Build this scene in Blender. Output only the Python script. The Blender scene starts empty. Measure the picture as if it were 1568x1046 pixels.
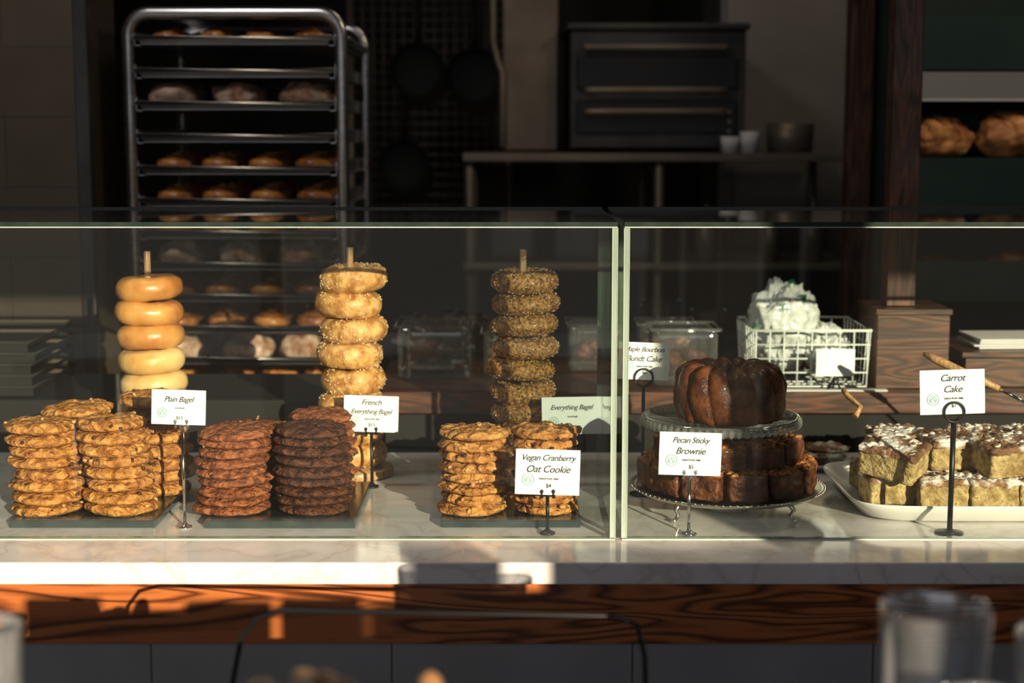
import bpy, math, random
from mathutils import Vector, Matrix, noise, Euler
random.seed(7)
R=random.random
def U(a,b): return a+(b-a)*random.random()

# ---------------------------------------------------------------- materials
def nm(name):
    m=bpy.data.materials.new(name); m.use_nodes=True
    nt=m.node_tree; b=nt.nodes['Principled BSDF']; return m,nt,b
def N(nt,t,**k):
    n=nt.nodes.new(t)
    for a,v in k.items(): setattr(n,a,v)
    return n
def pm(name,c1,c2=None,scale=20,rough=.6,bump=0,bscale=None,metal=0,detail=4,coat=0,lo=.35,hi=.65,spec=.5,sss=0,c3=None,voro=0,stretch=None,bd=.004):
    m,nt,b=nm(name); L=nt.links
    b.inputs['Roughness'].default_value=rough; b.inputs['Metallic'].default_value=metal
    b.inputs['Coat Weight'].default_value=coat; b.inputs['Coat Roughness'].default_value=.15
    b.inputs['Specular IOR Level'].default_value=spec
    if sss:
        b.inputs['Subsurface Weight'].default_value=sss; b.inputs['Subsurface Scale'].default_value=.01
    b.inputs['Base Color'].default_value=(*c1,1)
    tc=N(nt,'ShaderNodeTexCoord'); src=tc.outputs['Object']
    if stretch:
        mp=N(nt,'ShaderNodeMapping'); mp.inputs['Scale'].default_value=stretch
        L.new(src,mp.inputs[0]); src=mp.outputs[0]
    if c2:
        n=N(nt,'ShaderNodeTexNoise'); n.inputs['Scale'].default_value=scale; n.inputs['Detail'].default_value=detail
        L.new(src,n.inputs['Vector'])
        r=N(nt,'ShaderNodeValToRGB'); e=r.color_ramp.elements
        e[0].position=lo; e[0].color=(*c1,1); e[1].position=hi; e[1].color=(*c2,1)
        if c3:
            x=e.new(min(.98,hi+.1)); x.color=(*c3,1)
        L.new(n.outputs['Fac'],r.inputs[0]); L.new(r.outputs[0],b.inputs['Base Color'])
    if bump:
        n=N(nt,'ShaderNodeTexNoise'); n.inputs['Scale'].default_value=bscale or scale; n.inputs['Detail'].default_value=5
        L.new(src,n.inputs['Vector']); h=n.outputs['Fac']
        if voro:
            v=N(nt,'ShaderNodeTexVoronoi'); v.inputs['Scale'].default_value=voro; L.new(src,v.inputs['Vector'])
            mx=N(nt,'ShaderNodeMath',operation='ADD'); L.new(h,mx.inputs[0]); L.new(v.outputs['Distance'],mx.inputs[1]); h=mx.outputs[0]
        bp=N(nt,'ShaderNodeBump'); bp.inputs['Strength'].default_value=bump; bp.inputs['Distance'].default_value=bd
        L.new(h,bp.inputs['Height']); L.new(bp.outputs[0],b.inputs['Normal'])
    return m
def wood(name,c1,c2,axis='X',scale=1.0,rough=.45,coat=.2,rings=14,p1=.45):
    m,nt,b=nm(name); L=nt.links
    tc=N(nt,'ShaderNodeTexCoord'); mp=N(nt,'ShaderNodeMapping')
    s={'X':(1.5,14,14),'Z':(14,14,1.5),'Y':(14,1.5,14)}[axis]
    mp.inputs['Scale'].default_value=[k*scale for k in s]
    L.new(tc.outputs['Object'],mp.inputs[0])
    n=N(nt,'ShaderNodeTexNoise'); n.inputs['Scale'].default_value=1; n.inputs['Detail'].default_value=2; n.inputs['Distortion'].default_value=.6
    L.new(mp.outputs[0],n.inputs['Vector'])
    mu=N(nt,'ShaderNodeMath',operation='MULTIPLY'); mu.inputs[1].default_value=rings; L.new(n.outputs['Fac'],mu.inputs[0])
    fr=N(nt,'ShaderNodeMath',operation='PINGPONG'); fr.inputs[1].default_value=1; L.new(mu.outputs[0],fr.inputs[0])
    f=N(nt,'ShaderNodeTexNoise'); f.inputs['Scale'].default_value=9; f.inputs['Detail'].default_value=3; L.new(mp.outputs[0],f.inputs['Vector'])
    ad=N(nt,'ShaderNodeMath',operation='MULTIPLY'); L.new(fr.outputs[0],ad.inputs[0]); L.new(f.outputs['Fac'],ad.inputs[1])
    r=N(nt,'ShaderNodeValToRGB'); e=r.color_ramp.elements
    e[0].position=.02; e[0].color=(*c1,1); e[1].position=p1; e[1].color=(*c2,1)
    L.new(ad.outputs[0],r.inputs[0]); L.new(r.outputs[0],b.inputs['Base Color'])
    b.inputs['Roughness'].default_value=rough; b.inputs['Coat Weight'].default_value=coat
    bp=N(nt,'ShaderNodeBump'); bp.inputs['Strength'].default_value=.15; bp.inputs['Distance'].default_value=.002
    L.new(ad.outputs[0],bp.inputs['Height']); L.new(bp.outputs[0],b.inputs['Normal'])
    return m
def marble():
    m,nt,b=nm('white_marble'); L=nt.links
    tc=N(nt,'ShaderNodeTexCoord')
    n=N(nt,'ShaderNodeTexNoise'); n.inputs['Scale'].default_value=9; n.inputs['Detail'].default_value=9; n.inputs['Distortion'].default_value=.8
    L.new(tc.outputs['Object'],n.inputs['Vector'])
    s=N(nt,'ShaderNodeMath',operation='SUBTRACT'); s.inputs[1].default_value=.5; L.new(n.outputs['Fac'],s.inputs[0])
    a=N(nt,'ShaderNodeMath',operation='ABSOLUTE'); L.new(s.outputs[0],a.inputs[0])
    r=N(nt,'ShaderNodeValToRGB'); e=r.color_ramp.elements
    e[0].position=0; e[0].color=(.63,.58,.55,1); e[1].position=.03; e[1].color=(.71,.68,.66,1)
    x=e.new(.16); x.color=(.77,.75,.74,1)
    L.new(a.outputs[0],r.inputs[0]); L.new(r.outputs[0],b.inputs['Base Color'])
    b.inputs['Roughness'].default_value=.10
    return m
def tile(name,c1,c2,mortar,w,h,scale=1,rough=.5,rot=True,off=.5):
    m,nt,b=nm(name); L=nt.links
    tc=N(nt,'ShaderNodeTexCoord'); mp=N(nt,'ShaderNodeMapping')
    if rot: mp.inputs['Rotation'].default_value=(math.radians(-90),0,0)
    L.new(tc.outputs['Object'],mp.inputs[0])
    k=N(nt,'ShaderNodeTexBrick'); k.offset=off
    k.inputs['Color1'].default_value=(*c1,1);k.inputs['Color2'].default_value=(*c2,1);k.inputs['Mortar'].default_value=(*mortar,1)
    k.inputs['Scale'].default_value=scale;k.inputs['Mortar Size'].default_value=.0018;k.inputs['Brick Width'].default_value=w;k.inputs['Row Height'].default_value=h
    L.new(mp.outputs[0],k.inputs['Vector'])
    n=N(nt,'ShaderNodeTexNoise'); n.inputs['Scale'].default_value=9; n.inputs['Detail'].default_value=6; L.new(tc.outputs['Object'],n.inputs['Vector'])
    mr=N(nt,'ShaderNodeMapRange'); mr.inputs[3].default_value=.75; mr.inputs[4].default_value=1.15; L.new(n.outputs['Fac'],mr.inputs[0])
    mx=N(nt,'ShaderNodeMixRGB',blend_type='MULTIPLY'); mx.inputs[0].default_value=1
    L.new(k.outputs['Color'],mx.inputs[1]); L.new(mr.outputs[0],mx.inputs[2])
    L.new(mx.outputs[0],b.inputs['Base Color']); b.inputs['Roughness'].default_value=rough
    return m
def thin_glass(name,tint=(.94,.97,.955),f0=.045,rough=0.0,haze=.0,hcol=(.8,.8,.8),pw=5):
    # thin sheet glass: symmetric Schlick reflection over straight transmission
    m=bpy.data.materials.new(name); m.use_nodes=True; nt=m.node_tree; nt.nodes.clear(); L=nt.links
    o=N(nt,'ShaderNodeOutputMaterial'); t=N(nt,'ShaderNodeBsdfTransparent'); g=N(nt,'ShaderNodeBsdfGlossy')
    t.inputs[0].default_value=(*tint,1); g.inputs['Roughness'].default_value=rough; g.inputs[0].default_value=(1,1,1,1)
    f=N(nt,'ShaderNodeLayerWeight'); f.inputs['Blend'].default_value=.5
    p=N(nt,'ShaderNodeMath',operation='POWER'); p.inputs[1].default_value=pw; L.new(f.outputs['Facing'],p.inputs[0])
    q=N(nt,'ShaderNodeMath',operation='MULTIPLY_ADD'); q.inputs[1].default_value=1-f0; q.inputs[2].default_value=f0; L.new(p.outputs[0],q.inputs[0])
    mx=N(nt,'ShaderNodeMixShader'); L.new(q.outputs[0],mx.inputs[0]); L.new(t.outputs[0],mx.inputs[1]); L.new(g.outputs[0],mx.inputs[2])
    out=mx.outputs[0]
    if haze:
        d=N(nt,'ShaderNodeBsdfDiffuse'); d.inputs[0].default_value=(*hcol,1)
        m2=N(nt,'ShaderNodeMixShader'); m2.inputs[0].default_value=haze
        L.new(out,m2.inputs[1]); L.new(d.outputs[0],m2.inputs[2]); out=m2.outputs[0]
    L.new(out,o.inputs[0]); return m

M_marble=marble()
M_fascia=wood('oak_fascia_wood',(.11,.032,.010),(.42,.145,.042),'X',.8,.35,.35,rings=30,p1=.35)
M_post=wood('walnut_post_wood',(.03,.012,.007),(.13,.05,.025),'Z',1.5)
M_ledge=wood('brown_ledge_wood',(.035,.013,.007),(.12,.044,.020),'X',1.3,rings=22)
M_dowel=wood('dowel_wood',(.35,.19,.08),(.60,.38,.18),'Z',3)
M_tilegrey=tile('grey_tile',(.30,.30,.31),(.33,.33,.34),(.14,.13,.13),.36,.5,1,.4)
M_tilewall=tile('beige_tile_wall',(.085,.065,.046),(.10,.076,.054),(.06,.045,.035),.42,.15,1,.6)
M_pane=thin_glass('pane_glass',haze=.005)
M_clear=thin_glass('clear_plastic',(.90,.92,.93),f0=.10,rough=.05,haze=.05,pw=3)
M_edge=pm('green_glass_edge',(.09,.15,.12),(.46,.55,.47),40,.12,stretch=(1,1,.06),coat=.6,lo=.3,hi=.7)
M_edgedk=pm('dark_glass_edge',(.02,.035,.03),(.035,.05,.045),30,.15,coat=.4)
M_seal=pm('bright_glass_arris',(.46,.54,.48),rough=.25)
M_steel=pm('brushed_aluminium',(.50,.50,.52),(.64,.64,.66),12,.32,metal=1,stretch=(1,1,8))
M_steeldk=pm('dark_steel',(.06,.06,.062),(.10,.097,.095),5,.45,metal=.7)
M_steelwarm=pm('warm_steel',(.17,.135,.105),(.24,.195,.155),6,.45,metal=.5)
M_chrome=pm('chrome',(.75,.75,.76),rough=.12,metal=1)
M_black=pm('black_metal',(.010,.010,.011),rough=.35)
M_blackmat=pm('matte_black_iron',(.008,.008,.008),rough=.7)
M_slab=pm('green_marble',(.010,.022,.020),(.035,.055,.050),25,.2,coat=.3,detail=8)
M_card=pm('white_card',(.80,.82,.85),(.84,.86,.88),40,.6)
M_ink=pm('ink',(.012,.012,.015),rough=.7)
M_logo=pm('green_logo_ink',(.12,.38,.30),rough=.7)
M_darkwall=pm('dark_wall_paint',(.010,.009,.009),(.014,.013,.012),2,.8)
M_sidewall=pm('side_wall_paint',(.02,.019,.018),rough=.8)
M_ceil=pm('ceiling_paint',(.012,.011,.010),rough=.9)
M_floor=tile('floor_tile',(.05,.043,.04),(.06,.053,.047),(.02,.02,.02),.4,.4,1,.5,rot=False,off=0)
M_green=pm('green_painted_board',(.006,.028,.024),(.010,.038,.032),8,.5)
M_cream=pm('white_ceramic',(.78,.77,.75),rough=.18,coat=.4)
M_silver=pm('silver_plate',(.6,.58,.54),(.7,.68,.62),60,.2,metal=1)
M_glass=thin_glass('cake_stand_glass',(.88,.91,.90),f0=.14,rough=.03,haze=.10,pw=2.5)
M_tumbler=thin_glass('tumbler_glass',(.84,.87,.90),f0=.16,rough=.05,haze=.12,pw=2.0)
M_paper=pm('parchment_paper',(.60,.60,.60),rough=.7)
# foods
M_cky1=pm('oat_cookie',(.34,.12,.024),(.74,.38,.11),70,.75,1,200,detail=6,voro=90,sss=.05,bd=.005)
M_cky2=pm('ginger_cookie',(.19,.056,.022),(.48,.175,.070),70,.7,1,200,detail=6,voro=90,bd=.005)
M_cky3=pm('dark_cookie',(.055,.018,.010),(.18,.066,.032),70,.65,1,200,detail=6,voro=90,bd=.005)  # darker cookie brown, used for a single stack
M_cky4=pm('cranberry_oat_cookie',(.32,.12,.024),(.72,.38,.12),60,.75,1,160,detail=6,voro=75,sss=.05,bd=.006)
M_chip=pm('dried_fruit',(.05,.015,.01),(.10,.03,.015),60,.5)
M_nut=pm('oat_flake',(.50,.25,.08),(.66,.40,.17),60,.7)
M_bgl1=pm('plain_bagel_brown',(.44,.17,.034),(.78,.44,.14),12,.38,.25,120,coat=.12,sss=.05,detail=4)
M_bgl1b=pm('plain_bagel_pale',(.64,.36,.11),(.86,.64,.32),12,.4,.25,120,coat=.1,sss=.05,detail=4)
M_bgl2=pm('sesame_bagel_crust',(.40,.17,.035),(.78,.49,.19),60,.4,.6,200,coat=.1,sss=.05,detail=8)
M_bgl3=pm('everything_bagel_crust',(.15,.062,.018),(.56,.29,.09),150,.42,.8,200,coat=.1,detail=3,lo=.36,hi=.60)
M_sw=pm('sesame_seed',(.90,.78,.52),(.80,.64,.38),200,.45)
M_sb=pm('poppy_seed',(.010,.009,.011),rough=.5)
M_so=pm('onion_flake',(.40,.19,.06),(.60,.34,.12),100,.6)
M_bundt=pm('bundt_crust',(.06,.017,.008),(.25,.085,.028),34,.38,.5,180,coat=.22,detail=6)
M_brown=pm('brownie',(.06,.018,.009),(.21,.07,.028),60,.45,1,140,detail=7,voro=60,coat=.2,bd=.005)
M_crust=pm('pecan_topping',(.22,.07,.02),(.55,.24,.07),80,.4,.8,180,coat=.3)
M_sponge=pm('carrot_cake_crumb',(.28,.185,.07),(.60,.47,.23),70,.85,1,160,detail=7,c3=(.32,.14,.05),bd=.006)
M_crumb=pm('sugared_streusel',(.12,.055,.028),(.32,.18,.10),26,.8,1,120,detail=8,lo=.32,hi=.48,c3=(.80,.76,.72),bd=.006)
M_sugar=pm('powdered_sugar',(.30,.19,.12),(.78,.74,.70),50,.9,.6,200,lo=.3,hi=.55)
M_roll=pm('baked_roll',(.26,.08,.018),(.56,.25,.07),30,.4,.4,100,coat=.2)
M_loaf=pm('bread_crust',(.22,.07,.018),(.60,.29,.10),22,.5,.7,60,c3=(.80,.62,.42))
M_dust=pm('dusted_loaf',(.20,.09,.04),(.50,.38,.30),30,.7,.6,60)
M_bag=pm('printed_plastic_bag',(.02,.13,.07),(.58,.61,.60),11,.22,.6,40,lo=.33,hi=.37,coat=.5,detail=1)
M_wirew=pm('white_wire',(.62,.66,.64),rough=.35)

# ---------------------------------------------------------------- mesh builder
class MB:
    def __init__(s): s.v=[];s.f=[];s.m=[];s.s=[]
    def grid(s,fn,nu,nv,wu=False,wv=False,m=0,smooth=True):
        b=len(s.v); cu=nu if wu else nu+1; cv=nv if wv else nv+1
        for i in range(cu):
            for j in range(cv): s.v.append(Vector(fn(i/nu,j/nv)))
        for i in range(nu):
            for j in range(nv):
                i2=(i+1)%cu; j2=(j+1)%cv
                s.f.append((b+i*cv+j,b+i2*cv+j,b+i2*cv+j2,b+i*cv+j2)); s.m.append(m); s.s.append(smooth)
        return s
    def poly(s,pts,faces,m=0,smooth=False):
        b=len(s.v); s.v+= [Vector(p) for p in pts]
        for f in faces: s.f.append(tuple(b+k for k in f)); s.m.append(m); s.s.append(smooth)
    def box(s,c,d,m=0,rot=None):
        c=Vector(c); M=Euler(rot).to_matrix() if rot else Matrix.Identity(3)
        p=[c+M@Vector((x*d[0]/2,y*d[1]/2,z*d[2]/2)) for x in(-1,1) for y in(-1,1) for z in(-1,1)]
        s.poly(p,[(0,1,3,2),(4,6,7,5),(0,4,5,1),(2,3,7,6),(0,2,6,4),(1,5,7,3)],m)
    def bx(s,x0,x1,y0,y1,z0,z1,m=0): s.box(((x0+x1)/2,(y0+y1)/2,(z0+z1)/2),(x1-x0,y1-y0,z1-z0),m)
    def lathe(s,prof,c,n=48,m=0,fl=None,smooth=True):
        c=Vector(c); k=len(prof)-1
        def fn(u,v):
            r,z=prof[min(k,int(round(v*k)))]; a=u*2*math.pi
            q=1 if not fl else fl(a,r,z)
            return c+Vector((r*q*math.cos(a),r*q*math.sin(a),z))
        s.grid(fn,n,k,wu=True,m=m,smooth=smooth)
    def tube(s,pts,r,n=10,m=0,closed=False,cap=True):
        P=[Vector(p) for p in pts]; k=len(P); rr=r if isinstance(r,(list,tuple)) else [r]*k
        T=[]
        for i in range(k):
            if closed: t=P[(i+1)%k]-P[i-1]
            else: t=P[min(k-1,i+1)]-P[max(0,i-1)]
            T.append(t.normalized())
        up=Vector((0,0,1)) if abs(T[0].z)<.9 else Vector((0,1,0))
        nrm=T[0].cross(up).normalized(); b=len(s.v)
        for i in range(k):
            if i:
                nrm=(nrm-T[i]*nrm.dot(T[i])).normalized()
            bi=T[i].cross(nrm)
            for j in range(n):
                a=2*math.pi*j/n; s.v.append(P[i]+(nrm*math.cos(a)+bi*math.sin(a))*rr[i])
        for i in range(k if closed else k-1):
            i2=(i+1)%k
            for j in range(n):
                j2=(j+1)%n; s.f.append((b+i*n+j,b+i*n+j2,b+i2*n+j2,b+i2*n+j)); s.m.append(m); s.s.append(True)
        if cap and not closed:
            s.f.append(tuple(b+j for j in range(n))[::-1]); s.m.append(m); s.s.append(False)
            s.f.append(tuple(b+(k-1)*n+j for j in range(n))); s.m.append(m); s.s.append(False)
    def ell(s,c,r,m=0,rot=None,amp=0,fr=30,nu=16,nv=10,seed=0,flat=None):
        c=Vector(c); M=Euler(rot).to_matrix() if rot else Matrix.Identity(3)
        def fn(u,v):
            a=u*2*math.pi; b=(v-.5)*math.pi
            d=Vector((math.cos(a)*math.cos(b),math.sin(a)*math.cos(b),math.sin(b)))
            p=Vector((d.x*r[0],d.y*r[1],d.z*r[2]))
            if amp: p+=d*amp*noise.noise(p*fr+Vector((seed,seed*1.7,0)))
            if flat is not None and p.z<flat: p.z=flat
            return c+M@p
        s.grid(fn,nu,nv,wu=True,m=m)
    def octa(s,c,ax,ay,az,m):
        c=Vector(c); s.poly([c+ax,c-ax,c+ay,c-ay,c+az,c-az],[(0,2,4),(2,1,4),(1,3,4),(3,0,4),(2,0,5),(1,2,5),(3,1,5),(0,3,5)],m,True)
    def rbox(s,c,d,r=.006,m=0,rot=None,amp=0,fr=60,n=10,seed=0,mtop=None):
        c=Vector(c); M=Euler(rot).to_matrix() if rot else Matrix.Identity(3); h=Vector(d)/2
        for ax in range(3):
            for sg in(-1,1):
                def fn(u,v):
                    q=[0,0,0]; q[ax]=sg*h[ax]; a,b=(ax+1)%3,(ax+2)%3
                    if sg<0: a,b=b,a
                    w=lambda t:(lambda x:math.copysign(abs(x)**.8,x))(2*t-1)
                    q[a]=w(u)*h[a]; q[b]=w(v)*h[b]
                    q=Vector(q); inn=Vector([max(-(h[i]-r),min(h[i]-r,q[i])) for i in range(3)])
                    dd=q-inn
                    if dd.length>1e-9: dd=dd.normalized()
                    q=inn+dd*r
                    if amp: q=q+dd*amp*(noise.noise(q*fr+Vector((seed,0,seed)))+.5*noise.noise(q*fr*2.5+Vector((seed,3,seed))))
                    return c+M@q
                s.grid(fn,n,n,m=(mtop if (mtop is not None and ax==2 and sg>0) else m))
    def build(s,name,mats,origin=(0,0,0),merge=False,bevel=0,parent=None):
        o=Vector(origin); me=bpy.data.meshes.new(name)
        me.from_pydata([tuple(v-o) for v in s.v],[],s.f)
        for m in mats: me.materials.append(m)
        me.polygons.foreach_set('material_index',s.m); me.polygons.foreach_set('use_smooth',s.s); me.update()
        if merge:
            import bmesh
            bm=bmesh.new(); bm.from_mesh(me); bmesh.ops.remove_doubles(bm,verts=bm.verts,dist=1e-5); bmesh.ops.recalc_face_normals(bm,faces=bm.faces); bm.to_mesh(me); bm.free()
        ob=bpy.data.objects.new(name,me); bpy.context.collection.objects.link(ob); ob.location=o
        if bevel:
            md=ob.modifiers.new('b','BEVEL'); md.width=bevel; md.segments=2; md.limit_method='ANGLE'; md.angle_limit=.9
        if parent: ob.parent=parent; ob.location=o-Vector(parent.location)
        return ob
def empty(name,loc=(0,0,0)):
    e=bpy.data.objects.new(name,None); bpy.context.collection.objects.link(e); e.location=loc; e.empty_display_size=.05; return e
def boxobj(name,x0,x1,y0,y1,z0,z1,mat,bevel=0,parent=None):
    mb=MB(); mb.bx(x0,x1,y0,y1,z0,z1); return mb.build(name,[mat],((x0+x1)/2,(y0+y1)/2,(z0+z1)/2),bevel=bevel,parent=parent)

# ---------------------------------------------------------------- room shell
boxobj('floor',-3.3,3.3,-1.2,6.4,-.1,0,M_floor)
boxobj('ceiling',-3.3,3.3,-1.2,6.4,3.2,3.3,M_ceil)
boxobj('wall_back',-3.3,3.3,6.3,6.4,0,3.2,M_darkwall)
boxobj('wall_left',-3.4,-3.3,-1.2,6.4,0,3.2,M_sidewall)
boxobj('wall_right',3.3,3.4,-1.2,6.4,0,3.2,M_sidewall)
# unseen storefront, its parts placed to shape the sun
mb=MB()
mb.bx(-3.3,3.3,-.95,-.9,2.345,3.2)       # header, set low to keep sun off the background
mb.bx(1.475,2.50,-.95,-.9,0,1.80)         # added panel, blocks sun from the counter's right front
mb.bx(1.275,1.385,-.95,-.9,0,1.805)       # added low post, shades one patch of the marble edge
mb.bx(1.86,1.99,-.95,-.9,1.8,2.345)       # added upright that dims the bundt cake and brownies
mb.bx(-.9,-.82,-.95,-.9,0,2.345)
mb.bx(-3.3,3.3,-.95,-.9,0,.35)
mb.build('wall_front_sun_blockers',[M_post])
# unseen slats added behind the viewer to cast gapped shadow on the fascia
mb=MB()
for a,b,h in [(.43,.535,1.575),(.555,.66,1.555),(.665,.785,1.57),(.805,.915,1.575),(.94,1.03,1.56),(1.03,1.19,1.585),(1.22,1.5,1.585)]:
    mb.bx(a,b,-.32,-.30,.0,h)
mb.bx(.43,1.5,-.30,-.28,.5,.58)
mb.build('fascia_shadow_slats',[M_post],(.95,-.3,0))

# tiled column at left
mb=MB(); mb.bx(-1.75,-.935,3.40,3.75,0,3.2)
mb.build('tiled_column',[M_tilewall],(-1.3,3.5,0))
mb=MB(); mb.bx(-.935,-.905,3.39,3.42,0,3.2); mb.build('trim_1',[M_steeldk],(-.92,3.4,0),bevel=.003)

# ---------------------------------------------------------------- service counter
sc=empty('service_counter',(0,2.6,0))
boxobj('marble_top',-1.8,1.8,2.208,3.0,.967,1.0,M_marble,.003,sc)
boxobj('wood_fascia',-1.8,1.8,2.226,2.26,.872,.966,M_fascia,.002,sc)
boxobj('tile_base',-1.8,1.8,2.262,2.9,0,.966,M_tilegrey,0,sc)
boxobj('back_panel',-1.8,1.8,2.95,2.99,0,.966,M_darkwall,0,sc)

# ---------------------------------------------------------------- glass cases
def case(x0,x1,sl,sr):
    e=empty('glass_display_case',((x0+x1)/2,2.34,1.0)); t=.007; yb=2.745; zt=1.4855
    def pane(nmn,a,b,c,d,z0,z1,face,em=None):
        mb=MB(); mb.bx(a,b,c,d,z0,z1,0)
        big={'x':(0,1),'y':(2,3),'z':(4,5)}[face]
        for i in range(6): mb.m[i]=0 if i in big else 1
        mb.build(nmn,[M_pane,em or M_edge],((a+b)/2,(c+d)/2,(z0+z1)/2),parent=e)
    pane('front_pane',x0+(t+.001 if sl else 0),x1-(t+.001 if sr else 0),2.34,2.34+t,1.003,zt-t-.002,'y')
    pane('top_pane',x0,x1,2.338,yb,zt-t,zt,'z',M_edgedk)
    if sl: pane('side_pane',x0,x0+t,2.338,yb,1.003,zt-t-.002,'x')
    if sr: pane('side_pane',x1-t,x1,2.338,yb,1.003,zt-t-.002,'x')
    mb=MB(); mb.bx(x0,x1,2.337,2.348,1.0,1.0015); mb.bx(x0,x1,2.3375,2.346,zt-t-.0015,zt-t)
    for xx in ([x0+t,x0-.0008] if sl else [])+([x1-t-.0008,x1] if sr else []): mb.bx(xx,xx+.0008,2.337,2.345,1.003,zt-t-.002)
    mb.build('bright_arris',[M_seal],((x0+x1)/2,2.34,1.0),parent=e)
    mb=MB(); mb.bx(x0,x1,yb,yb+.012,zt-.010,zt+.003); mb.build('rear_channel',[M_black],((x0+x1)/2,yb,zt),parent=e)
case(-1.75,.1575,False,True)
case(.168,1.75,True,False)

# ---------------------------------------------------------------- cookies
PROF=[(0,1),(.15,1),(.3,.99),(.45,.97),(.58,.94),(.7,.9),(.8,.82),(.88,.7),(.94,.5),(.985,.25),(1,0),(.985,-.3),(.93,-.6),(.84,-.85),(.6,-1),(.3,-1),(0,-1)]
def cookie(mb,c,Rr,h,seed,m,lump=1.0,tilt=(0,0)):
    c=Vector(c); M=Euler((tilt[0],tilt[1],U(0,6.28))).to_matrix(); k=len(PROF)-1; S=Vector((seed*3.1,seed*1.7,seed))
    def fn(u,v):
        a=u*2*math.pi; r,z=PROF[int(round(v*k))]
        rr=Rr*(1+.09*noise.noise(Vector((math.cos(a)*1.4,math.sin(a)*1.4,seed*2.3)))+.035*lump*noise.noise(Vector((math.cos(a)*5,math.sin(a)*5,seed))))
        p=Vector((rr*r*math.cos(a),rr*r*math.sin(a),z*h/2))
        n1=noise.noise(p*50+S); n2=noise.noise(p*130+S); n3=-abs(noise.noise(p*75+S*1.3))
        amp=.0036*lump
        p.z+=(n1+.6*n2+1.1*n3+.25)*amp*(1 if z>0 else .35)
        if r>.75: p+=Vector((math.cos(a),math.sin(a),0))*(n1+.9*n2+n3)*amp
        p.z-=.002*(r**2)
        return c+M@p
    mb.grid(fn,72,k,wu=True,m=m)
def cookie_stack(name,x,y,z0,ztop,n,Rr,mats,lump=1.0,chips=0,nuts=0,lean=(0,0)):
    mb=MB(); pitch=(ztop-z0)/n
    for i in range(n):
        cx=x+U(-.004,.004)+lean[0]*i/n; cy=y+U(-.004,.004)+lean[1]*i/n; cz=z0+pitch*(i+.5)
        tl=(U(-.035,.035),U(-.035,.035))
        cookie(mb,(cx,cy,cz),Rr*U(.93,1.04),pitch*1.0,R()*50,0,lump,tl)
        for k in range(chips):
            a=U(0,6.28); e=U(.86,.95) if R()<.7 or i<n-1 else U(.1,.8)
            zz=cz+(U(-.3,.3)*pitch if e>.86 else pitch*.5)
            mb.ell((cx+Rr*e*math.cos(a),cy+Rr*e*math.sin(a),zz),(U(.003,.005),U(.003,.005),U(.002,.0035)),1,(R(),R(),R()*6),nu=8,nv=6)
        for k in range(nuts):
            a=U(0,6.28); e=U(.86,.95) if R()<.7 or i<n-1 else U(.1,.8)
            zz=cz+(U(-.35,.35)*pitch if e>.86 else pitch*.5)
            mb.ell((cx+Rr*e*math.cos(a),cy+Rr*e*math.sin(a),zz),(U(.003,.006),U(.003,.005),.0025),2,(R(),R(),R()*6),nu=8,nv=6)
    return mb.build(name,mats,(x,y,z0),merge=True)
def slab(x0,x1,y0,y1):
    boxobj('marble_serving_slab',x0,x1,y0,y1,1.0005,1.0125,M_slab,.0015)
slab(-.792,-.562,2.408,2.685); slab(-.484,-.247,2.405,2.685); slab(-.112,.108,2.41,2.685)
Z=1.013
m1=[M_cky1,M_chip,M_nut]; m2=[M_cky2,M_chip,M_cky2]; m3=[M_cky3,M_chip,M_chip]; m4=[M_cky4,M_chip,M_nut]
cookie_stack('cookie_stack',-.748,2.478,Z,1.162,8,.057,m1,1.0,4,4,(-.006,0))
cookie_stack('cookie_stack',-.632,2.476,Z,1.168,8,.057,m1,1.0,4,4,(-.008,0))
cookie_stack('cookie_stack',-.735,2.615,Z,1.165,8,.057,m1,1.0,3,4)
cookie_stack('cookie_stack',-.600,2.612,Z,1.185,8,.057,m1,1.0,3,4)
cookie_stack('cookie_stack',-.449,2.478,Z,1.152,9,.062,m2,.9,1,3,(.004,0))
cookie_stack('cookie_stack',-.320,2.478,Z,1.155,9,.062,m3,.9,3,2,(-.002,0))
cookie_stack('cookie_stack',-.436,2.620,Z,1.130,9,.060,m2,.9,1,3)
cookie_stack('cookie_stack',-.322,2.620,Z,1.150,9,.056,m2,.9,1,3)
cookie_stack('cookie_stack',-.063,2.478,Z,1.150,8,.055,m4,1.45,4,6)
cookie_stack('cookie_stack',.052,2.484,Z,1.150,8,.055,m4,1.45,4,6,(0,.004))

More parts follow.
